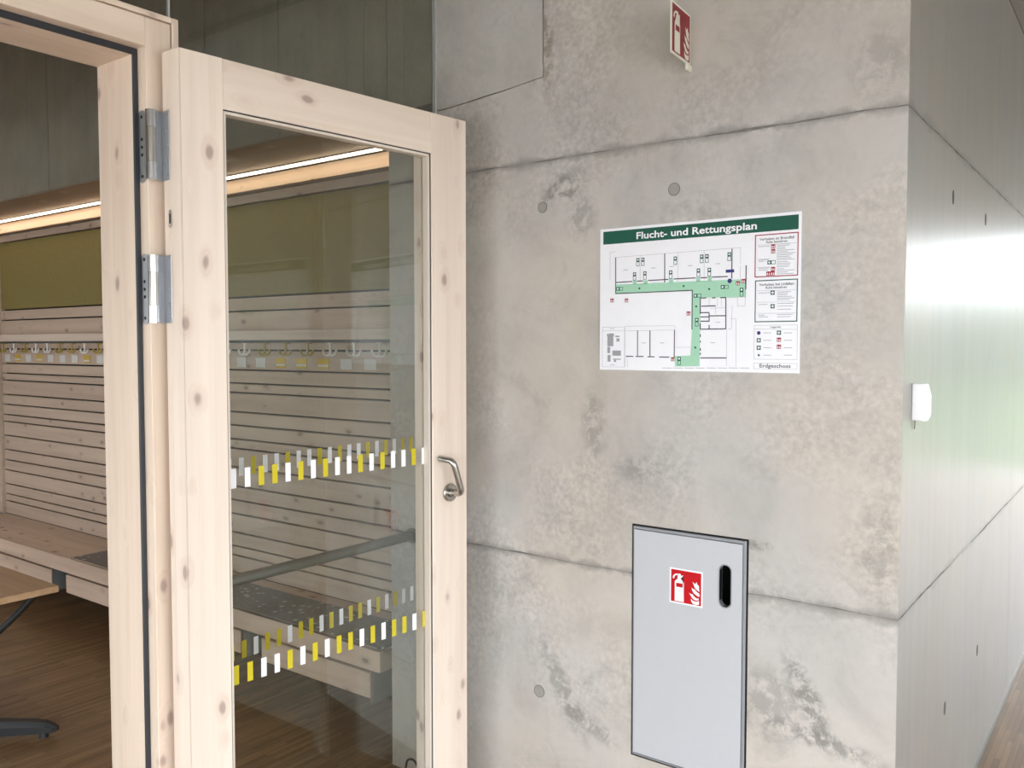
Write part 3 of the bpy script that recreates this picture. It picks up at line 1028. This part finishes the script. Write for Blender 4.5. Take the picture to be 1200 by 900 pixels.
# oval keeper set in the hinge edge
ov = [( -0.0012, 0.040 + 0.0075 * math.cos(a) , 1.834 + (0.0125 if math.sin(a) > 0 else -0.0125) + 0.0085 * math.sin(a)) for a in [2 * math.pi * k / 24 for k in range(24)]]
kp = prism('keeper_plate', ov, (0.001, 0, 0), M['zinc'], door)
ov2 = [( -0.0016, 0.040 + 0.0032 * math.cos(a) , 1.834 + (0.0085 if math.sin(a) > 0 else -0.0085) + 0.0035 * math.sin(a)) for a in [2 * math.pi * k / 24 for k in range(24)]]
prism('keeper_hole', ov2, (0.0004, 0, 0), M['dark_void'], kp)

# ================================================================== SIGNS, CABINET, SMALL THINGS
def arc(cx, cy, r, a0, a1, n=8):
    return [(cx + r * math.cos(R(a0 + (a1 - a0) * k / n)), cy + r * math.sin(R(a0 + (a1 - a0) * k / n))) for k in range(n + 1)]


def ribbon(pts, ws):
    L, Q = [], []
    for i, (x, y) in enumerate(pts):
        x0, y0 = pts[max(i - 1, 0)]
        x1, y1 = pts[min(i + 1, len(pts) - 1)]
        d = math.hypot(x1 - x0, y1 - y0)
        nx, ny = -(y1 - y0) / d, (x1 - x0) / d
        L.append((x + nx * ws[i], y + ny * ws[i]))
        Q.append((x - nx * ws[i], y - ny * ws[i]))
    return [[L[i], Q[i], Q[i + 1], L[i + 1]] for i in range(len(L) - 1)]


def extinguisher_symbol():
    body = [(0.16, 0.07), (0.44, 0.07), (0.44, 0.60)] + arc(0.37, 0.60, 0.07, 0, 60, 4) + [(0.355, 0.70), (0.355, 0.745), (0.40, 0.775), (0.42, 0.83), (0.355, 0.80),
            (0.33, 0.855), (0.265, 0.855), (0.245, 0.80), (0.245, 0.70)] + arc(0.23, 0.60, 0.07, 120, 180, 4)
    polys = [body]
    polys += ribbon([(0.27, 0.83), (0.19, 0.82), (0.135, 0.77), (0.115, 0.70)], [0.018, 0.022, 0.024, 0.028])
    band = [[(0.205, 0.475), (0.40, 0.475), (0.40, 0.585), (0.205, 0.585)]]
    flames = []
    flames += [[(0.90, 0.08), (0.80, 0.055), (0.72, 0.07), (0.665, 0.13), (0.655, 0.215), (0.70, 0.165), (0.78, 0.15), (0.86, 0.165), (0.90, 0.19)]]
    flames += [[(0.88, 0.20), (0.80, 0.185), (0.73, 0.205), (0.665, 0.265), (0.60, 0.365), (0.665, 0.335), (0.70, 0.345), (0.75, 0.285), (0.83, 0.245), (0.89, 0.25)]]
    flames += [[(0.91, 0.30), (0.83, 0.32), (0.745, 0.375), (0.69, 0.445), (0.675, 0.52), (0.72, 0.49), (0.76, 0.49), (0.82, 0.43), (0.905, 0.385)]]
    flames += [[(0.91, 0.44), (0.83, 0.475), (0.765, 0.535), (0.74, 0.60), (0.70, 0.69), (0.77, 0.64), (0.80, 0.63), (0.82, 0.70), (0.845, 0.635), (0.895, 0.60), (0.89, 0.53)]]
    return polys, band, flames


def pictogram(parent, pr, size, back, red, white, h=0.0006):
    polys, band, flames = extinguisher_symbol()
    sc = lambda ps: [[(u * size, v * size) for u, v in p] for p in ps]
    m = 0.045
    pr.polys('red_field', [rect(m * size, m * size, (1 - m) * size, (1 - m) * size)], h, red, parent)
    pr.polys('extinguisher_symbol', sc(polys), h + 0.0003, white, parent)
    pr.polys('symbol_band', sc(band), h + 0.0006, red, parent)
    pr.polys('flame_symbol', sc(flames), h + 0.0003, white, parent)


# ---- escape plan
plan = empty('escape_plan_sign', (0, 0, 0))
tag(plan, 'white escape plan with green title band on concrete wall', 'sign')
PX0, PZ0, PY = -1.329, 1.467, 2.2165
box('plate', PX0, PX0 + 0.5955, PY, YW - 0.0002, PZ0, PZ0 + 0.4155, M['sign_white'], plan, 0.0006)
pr = Print((PX0, PY, PZ0), (0.001, 0, 0), (0, 0, 0.001), (0, -1, 0))
BAND = (10.8,369.8,588.9,407.3)
BOX = {'red':(474.2,251.4,589.3,363.0),'green':(475.8,133.4,589.1,243.7),'legend':(474.8,35.3,590.1,125.5),'floor':(474.6,10.0,590.5,25.8),'site':(9.2,8.5,84.5,126.3)}
CORR = [[(55.0,250.6),(451.4,248.7),(451.0,200.6),(320.8,203.4),(321.7,117.4),(320.6,14.7),(246.2,12.6),(244.8,42.2),(292.7,44.2),(296.9,116.1),(297.5,224.6),(55.2,225.6)],[(110.8,260.0),(122.9,259.4),(123.0,247.7),(110.9,248.2)],[(145.0,259.5),(158.1,258.9),(158.2,247.3),(145.1,247.9)],[(225.7,260.0),(238.2,259.5),(238.3,247.0),(225.8,247.6)],[(308.1,259.8),(319.7,259.3),(319.8,246.6),(308.3,247.1)],[(342.5,260.7),(353.2,260.2),(353.4,247.1),(342.6,247.6)]]
THIN = [((53.3,330.1),(434.9,333.1)),((434.9,333.1),(435.5,289.8)),((133.7,332.2),(134.3,253.6)),((252.8,332.0),(252.5,249.5)),((330.9,332.0),(331.7,252.7)),((346.9,201.5),(347.1,179.8)),((371.1,200.7),(371.3,179.1)),((366.0,179.3),(366.2,158.2)),((398.5,116.5),(398.7,16.3)),((408.7,143.8),(424.4,144.0)),((424.4,144.0),(425.9,15.2)),((88.7,114.6),(244.1,115.6)),((85.5,128.1),(245.1,127.6)),((245.1,127.6),(245.3,114.1)),((246.9,66.2),(291.9,67.3)),((400.2,201.3),(452.0,201.1)),((427.8,201.4),(428.1,177.6)),((428.1,177.6),(449.7,177.5)),((448.8,249.8),(449.7,177.5)),((434.5,284.9),(434.9,250.4)),((413.5,179.5),(411.7,116.4)),((401.2,116.5),(411.7,116.4)),((34.5,345.9),(34.9,266.1)),((34.5,345.9),(53.2,346.9)),((93.5,40.0),(94.9,8.7)),((9.2,115.3),(83.7,115.7)),((475.0,115.6),(589.0,113.4)),((85.5,125.4),(86.3,8.5)),((480.6,335.8),(584.7,335.3)),((481.1,298.9),(516.0,298.8)),((481.4,277.5),(516.3,277.1)),((482.2,216.1),(583.6,215.2)),((482.6,185.9),(584.1,184.8)),((483.0,156.6),(584.5,155.8)),((349.9,173.7),(395.2,174.5)),((381.7,200.4),(383.0,178.8))]
THICK = [((53.3,330.1),(53.9,223.5)),((211.8,332.0),(212.5,250.2)),((411.1,331.7),(411.1,251.5)),((53.9,224.1),(297.5,224.6)),((450.9,285.0),(450.7,221.3)),((296.9,225.1),(296.9,116.1)),((320.8,202.4),(321.3,159.1)),((394.9,201.5),(395.9,116.5)),((347.4,153.0),(395.5,152.5)),((347.3,161.1),(347.6,137.3)),((321.2,162.2),(347.3,162.1)),((321.4,150.5),(347.5,150.5)),((321.5,138.8),(347.6,138.3)),((321.7,116.8),(395.9,117.0)),((323.8,179.9),(365.9,179.8)),((322.6,37.7),(398.4,38.4)),((127.0,115.2),(127.5,42.4)),((167.0,114.8),(167.6,40.6)),((244.1,115.6),(243.7,38.1)),((89.2,40.5),(113.6,40.2)),((121.5,40.2),(146.7,40.4)),((159.9,39.5),(182.3,39.7)),((197.0,39.2),(228.8,39.0)),((55.0,256.5),(109.0,257.4)),((124.1,257.3),(143.9,257.4)),((159.9,257.8),(224.0,258.0)),((239.9,258.4),(306.5,258.4)),((320.8,257.7),(340.9,257.8)),((354.3,258.2),(399.5,258.0)),((321.5,133.7),(321.7,117.4)),((347.7,128.2),(347.8,117.1)),((321.9,103.1),(321.9,95.4)),((322.1,85.2),(322.1,80.1)),((322.3,64.8),(322.4,57.1)),((322.4,52.0),(322.5,45.9)),((320.8,202.4),(338.8,202.3)),((355.0,201.8),(365.7,201.9)),((379.0,201.5),(394.9,201.5))]
GSYM = [((126.7,313.5),1),((142.8,313.6),1),((116.2,273.1),1),((149.7,274.1),1),((230.7,272.8),1),((244.6,310.8),1),((314.6,273.7),1),((324.0,311.2),1),((339.2,311.3),1),((346.6,273.6),1),((403.5,312.4),1),((66.3,237.7),0),((390.3,230.1),0),((439.0,215.8),1),((311.4,209.3),0),((311.1,137.9),1),((259.1,29.9),1),((523.6,209.8),2),((518.6,289.0),0),((524.1,174.5),2),((488.0,85.7),2),((488.2,66.1),2),((541.8,105.3),2)]
GDOT = [(132.1,236.2),(270.6,237.4),(346.6,226.3),(309.0,179.8),(307.4,66.3),(488.5,46.5)]
RSYM = [(41.6,204.4),(89.9,202.9),(285.9,160.9),(239.2,33.3),(428.4,238.4),(443.8,243.7),(523.4,330.0),(523.6,317.5),(523.8,271.4),(511.6,260.0),(522.9,260.4),(542.0,87.0),(542.3,68.6)]
BLUE = [(394.0,268.1,417.6,276.2),(405.4,245.8),(487.7,105.2)]
BARS = [((532.7,335.1),(569.0,334.0)),((532.7,331.0),(566.6,330.1)),((532.8,327.0),(554.6,326.4)),((532.8,322.9),(557.1,322.2)),((532.9,318.8),(578.8,317.6)),((533.0,314.8),(562.1,314.0)),((533.0,310.7),(581.3,309.5)),((533.1,306.6),(574.2,305.7)),((533.1,302.5),(567.0,301.8)),((533.2,298.5),(571.9,297.7)),((533.2,294.4),(579.1,293.5)),((533.3,289.1),(562.4,288.6)),((533.4,284.8),(569.7,284.2)),((533.4,280.5),(567.4,279.9)),((533.5,276.2),(565.5,275.7)),((533.6,270.9),(553.0,270.6)),((533.6,266.6),(579.5,266.0)),((533.7,262.2),(562.8,261.9)),((533.8,257.9),(577.3,257.5)),((484.2,331.7),(514.1,330.8)),((484.7,296.7),(512.1,296.2)),((484.7,292.9),(499.7,292.6)),((485.0,274.9),(513.9,274.5)),((485.0,270.0),(510.0,269.7)),((535.4,211.3),(571.7,211.4)),((535.4,207.2),(564.6,207.3)),((535.5,203.1),(562.2,203.2)),((535.6,199.0),(574.3,199.2)),((535.6,194.9),(581.5,195.2)),((535.7,190.8),(569.6,191.1)),((535.8,181.0),(579.4,181.4)),((535.9,174.2),(577.1,174.7)),((536.0,166.0),(572.4,166.6)),((536.2,152.6),(577.4,153.3)),((536.3,146.8),(572.7,147.5)),((485.8,210.2),(516.7,210.3)),((486.2,179.9),(510.2,180.2)),((486.6,151.7),(502.6,151.9)),((486.7,147.3),(512.6,147.8)),((500.3,105.1),(521.1,105.8)),((554.5,104.7),(576.2,105.4)),((500.5,85.6),(521.4,86.4)),((554.7,85.5),(576.5,86.3)),((500.8,66.1),(521.7,67.0)),((555.0,66.2),(576.7,67.1)),((501.1,46.6),(521.9,47.6)),((555.3,47.0),(577.0,48.0)),((79.5,292.0),(94.2,291.8)),((169.6,292.6),(183.7,292.4)),((226.5,293.7),(240.2,293.5)),((282.9,293.2),(296.2,293.0)),((364.7,293.8),(377.4,293.5)),((352.0,79.6),(364.9,80.0)),((140.5,79.4),(154.8,79.9)),((198.4,79.3),(212.3,79.8)),((366.5,135.0),(379.3,135.3)),((34.5,121.6),(49.6,122.0)),((36.4,14.9),(51.5,15.6)),((32.7,106.9),(47.8,107.3)),((206.0,8.3),(236.0,9.8)),((240.5,8.8),(270.0,10.4)),((274.5,9.3),(303.5,10.9)),((308.0,9.9),(336.5,11.4)),((340.9,10.4),(368.9,11.9)),((373.2,10.9),(400.8,12.4)),((405.0,11.4),(432.2,12.9)),((436.4,11.9),(463.1,13.4))]
SITE = [(25.2,98.6,48.5,106.4),(26.5,69.7,46.8,98.7),(40.9,69.7,49.9,102.5),(26.6,49.4,36.2,68.0),(43.7,42.0,72.5,57.1),(27.4,24.2,37.6,43.9),(53.5,96.3,67.2,100.8),(57.3,83.3,67.3,93.1),(45.8,30.1,72.6,33.1),(48.9,23.4,56.5,29.8)]

pr.polys('title_band', [rect(*BAND)], 0.0003, M['ink_green'], plan)
t = text_mesh('title_lettering', 'Flucht- und Rettungsplan', pr, 121.5, 479.0, 378.6, 0.0006, M['sign_white'], plan, bold=0.022, height=27.5)
b = BOX['red']
pr.polys('red_box', frame_rects(b, 2.6), 0.0003, M['ink_red'], plan)
pr.polys('green_box', frame_rects(BOX['green'], 2.6), 0.0003, M['ink_green'], plan)
tag(pr.polys('legend_box', frame_rects(BOX['legend'], 0.7) + frame_rects(BOX['floor'], 0.7) + frame_rects(BOX['site'], 0.7), 0.0003, M['ink_grey'], plan), kind='stuff')
text_mesh('lettering', 'Verhalten im Brandfall', pr, 486.5, 578.0, 347.4, 0.0004, M['ink_black'], plan, bold=0.012, height=9.5)
text_mesh('lettering', 'Ruhe bewahren', pr, 504.5, 560.5, 339.2, 0.0004, M['ink_black'], plan, bold=0.012, height=9.0)
text_mesh('lettering', 'Verhalten bei Unfällen', pr, 487.0, 579.0, 228.5, 0.0004, M['ink_black'], plan, bold=0.012, height=9.5)
text_mesh('lettering', 'Ruhe bewahren', pr, 504.7, 561.0, 220.6, 0.0004, M['ink_black'], plan, bold=0.012, height=9.0)
text_mesh('lettering', 'Legende', pr, 519.0, 546.5, 118.2, 0.0004, M['ink_black'], plan, bold=0.012, height=7.0)
text_mesh('lettering', 'Erdgeschoss', pr, 491.0, 573.7, 14.0, 0.0004, M['ink_black'], plan, bold=0.012, height=14.0)
CORR2 = [[(55.0, 225.6), (297.5, 224.6), (451.2, 224.6), (451.4, 248.7), (55.0, 250.6)], [(297.5, 203.4), (320.8, 203.4), (451.0, 200.6), (451.2, 224.6), (297.5, 224.6)],
         [(296.9, 116.1), (321.7, 117.4), (320.8, 203.4), (297.5, 203.4)], [(292.0, 14.0), (320.6, 14.7), (321.7, 117.4), (296.9, 116.1), (292.7, 44.2)],
         [(246.2, 12.6), (292.0, 14.0), (292.7, 44.2), (244.8, 42.2)]] + CORR[1:]
tag(pr.polys('corridor_field', CORR2, 0.0003, M['ink_pale_green'], plan), kind='stuff')
tag(pr.polys('thin_lines', [seg_rect(a, b, 0.7) for a, b in THIN], 0.00045, M['ink_grey'], plan), kind='stuff')
tag(pr.polys('wall_lines', [seg_rect(a, b, 2.8) for a, b in THICK], 0.00055, M['ink_black'], plan), kind='stuff')
tag(pr.polys('text_lines', [seg_rect(a, (b[0], a[1]), 1.4) for a, b in BARS], 0.0004, M['ink_grey'], plan), kind='stuff')
tag(pr.polys('site_map', [rect(*r) for k, r in enumerate(SITE) if k != 2], 0.0004, M['ink_grey'], plan), kind='stuff')
gs, wd = [], []
for (u, v), k in GSYM:
    if k == 1:
        gs += frame_rects((u - 5, v - 13, u + 5, v), 1.5)
        gs += [rect(u - 5, v, u + 5, v + 10)]
        wd.append(disc_pts(u, v + 5, 2.8, 10))
    elif k == 0:
        gs += [rect(u - 10, v - 5, u, v + 5)]
        gs += frame_rects((u, v - 5, u + 12, v + 5), 1.3)
        wd.append(disc_pts(u - 5, v, 2.8, 10))
    else:
        gs += [rect(u - 5.5, v - 5.5, u + 5.5, v + 5.5)]
        wd += [rect(u - 1.5, v - 3.6, u + 1.5, v + 3.6), rect(u - 3.6, v - 1.5, u + 3.6, v + 1.5)]
gs += [disc_pts(u, v, 3.0, 10) for u, v in GDOT]
tag(pr.polys('green_symbols', gs, 0.00065, M['ink_green'], plan), kind='stuff')
rs = []
for u, v in RSYM:
    rs += [rect(u - 5.5, v - 5.5, u + 5.5, v + 5.5)]
    wd += [rect(u - 3.6, v - 4, u - 1.2, v + 2), [(u + 0.8, v - 4), (u + 4, v - 4), (u + 4, v - 1), (u + 2.2, v + 3)]]
tag(pr.polys('red_symbols', rs, 0.00065, M['ink_red'], plan), kind='stuff')
tag(pr.polys('symbol_details', wd, 0.00085, M['sign_white'], plan), kind='stuff')
tag(pr.polys('blue_marks', [rect(*BLUE[0]), disc_pts(*BLUE[1], 6.2, 18), disc_pts(*BLUE[2], 5.0, 18)], 0.0007, M['ink_blue'], plan), kind='stuff')

# ---- projecting red extinguisher sign, high on the wall
flag = empty('projecting_sign', (-1.0445, 2.2205, 2.305), R(4.0))
tag(flag, 'dull red fire extinguisher sign projecting from concrete wall above the plan', 'sign')
S = 0.136
box('plate', -0.0035, 0.0, -S - 0.006, -0.006, 0.0, S, M['sign_cream'], flag, 0.0005)
box('foot_bracket', -0.004, 0.004, -0.034, -0.001, -0.017, -0.0002, M['sign_cream'], flag, 0.001)
fp = Print((0.0, -S - 0.006, 0.0), (0, 1, 0), (0, 0, 1), (1, 0, 0))
pictogram(flag, fp, S, None, M['dull_red'], M['sign_cream'])

# ---- extinguisher cabinet let into the wall
cab = empty('extinguisher_cabinet', (CX0, YW, CZ0))
tag(cab, 'light grey fire extinguisher cabinet let into the concrete wall', 'cabinet')
W_, H_ = CX1 - CX0, CZ1 - CZ0
fr = 0.013
boxes('cabinet_body', [(0.001, 0.004, -0.001, 0.17, 0.001, H_ - 0.001), (W_ - 0.004, W_ - 0.001, -0.001, 0.17, 0.001, H_ - 0.001),
                       (0.004, W_ - 0.004, -0.001, 0.17, 0.001, 0.004), (0.004, W_ - 0.004, -0.001, 0.17, H_ - 0.004, H_ - 0.001),
                       (0.004, W_ - 0.004, 0.165, 0.17, 0.004, H_ - 0.004)], M['dark_void'], cab)
for nm, b in (('frame_strip', (0.0045, fr - 0.006, -0.0035, 0.02, 0.0045, H_ - 0.0045)), ('frame_strip', (W_ - fr, W_ - 0.0045, -0.0035, 0.02, 0.0045, H_ - 0.0045)),
              ('frame_strip', (fr - 0.006, W_ - fr, -0.0035, 0.02, H_ - fr, H_ - 0.0045)), ('frame_strip', (fr - 0.006, W_ - fr, -0.0035, 0.02, 0.0045, fr - 0.004))):
    box(nm, *b, M['cabinet_frame'], cab, 0.0012)
# door panel with a real slot
dx0, dx1, dz0, dz1 = 0.0085, W_ - fr - 0.0015, fr - 0.001, H_ - fr - 0.0015
sx, sz, sr, sh = 0.290, 0.555, 0.0165, 0.058
slot = [(sx + sr * math.cos(a), sz + (sh - sr if math.sin(a) >= 0 else -(sh - sr)) + sr * math.sin(a)) for a in [2 * math.pi * (k + 0.5) / 32 for k in range(32)]]
bm = bmesh.new()
outer = [(dx0, dz0), (dx1, dz0), (dx1, dz1), (dx0, dz1)]
ov_ = [bm.verts.new((x, -0.0045, z)) for x, z in outer]
sv_ = [bm.verts.new((x, -0.0045, z)) for x, z in slot]
ed = [bm.edges.new((ov_[k], ov_[(k + 1) % 4])) for k in range(4)] + [bm.edges.new((sv_[k], sv_[(k + 1) % 32])) for k in range(32)]
bmesh.ops.triangle_fill(bm, edges=ed, use_beauty=True)
r = bmesh.ops.extrude_face_region(bm, geom=bm.faces[:])
bmesh.ops.translate(bm, vec=(0, 0.018, 0), verts=[e for e in r['geom'] if isinstance(e, bmesh.types.BMVert)])
cdoor = link('cabinet_door', bm_mesh(bm, 'cabinet_door'), M['cabinet'], cab)
bm = bmesh.new()
lo, hi = [], []
for k in range(32):
    x, z = slot[k]
    cx, cz = sx, sz
    lo.append(bm.verts.new((x, -0.0052, z)))
    e = 1.16
    a = 2 * math.pi * (k + 0.5) / 32
    hi.append(bm.verts.new((x + 0.0032 * math.cos(a), -0.0052, z + 0.0032 * math.sin(a))))
back = [bm.verts.new((v.co.x, 0.012, v.co.z)) for v in lo]
for k in range(32):
    q = (k + 1) % 32
    bm.faces.new((lo[k], lo[q], hi[q], hi[k]))
    bm.faces.new((lo[k], back[k], back[q], lo[q]))
link('slot_rim', bm_mesh(bm, 'slot_rim'), M['cabinet_frame'], cdoor)
fpr = Print((0.1235, -0.0045, 0.482), (1, 0, 0), (0, 0, 1), (0, -1, 0))
st = fpr.polys('symbol_sticker', [rect(0, 0, 0.101, 0.101)], 0.0003, M['sign_white'], cab)
st['label'] = 'red and white fire extinguisher sticker'
pictogram(st, fpr, 0.101, None, M['fire_red'], M['sign_white'])

# ---- sensor on the side wall
sen = empty('motion_sensor', (XC, 2.335, 1.350))
tag(sen, 'small white motion sensor on the shiny side wall', 'sensor')
prism('housing', [(0.0002, -0.012, 0.002), (0.034, -0.012, 0.0), (0.040, -0.012, 0.012), (0.041, -0.012, 0.064), (0.033, -0.012, 0.094), (0.0002, -0.012, 0.094)],
      (0, 0.026, 0), M['sensor'], sen, 0.002)
box('lens', 0.0395, 0.0420, -0.008, 0.010, 0.018, 0.060, M['sensor_lens'], sen, 0.001)
tube('wire', [(0.004, 0.012, 0.001), (0.004, 0.013, -0.012), (0.003, 0.013, -0.022)], 0.002, M['plug'], sen, 8)

# ---- door holder on the floor behind the leaf
dh = empty('door_holder', (-1.905, 2.055, 0.0))
tag(dh, 'small steel door holder with black cable loop behind the glazed door', 'door holder')
tube('base_plate', [(0, 0, 0.0002), (0, 0, 0.006)], 0.035, M['zinc'], dh, 24)
tube('stem', [(0, 0, 0.006), (0, 0, 0.115)], 0.008, M['steel'], dh, 14)
tube('magnet', [(-0.012, 0, 0.125), (0.016, 0, 0.125)], 0.019, M['zinc'], dh, 20)
loop = [(-0.014, 0.0, 0.135), (-0.035, -0.005, 0.165), (-0.058, -0.012, 0.160), (-0.064, -0.014, 0.120), (-0.050, -0.012, 0.07), (-0.03, -0.01, 0.03), (-0.02, -0.008, 0.008)]
tube('cable', fillet(loop, 0.012, 4), 0.0038, M['rubber'], dh, 10)
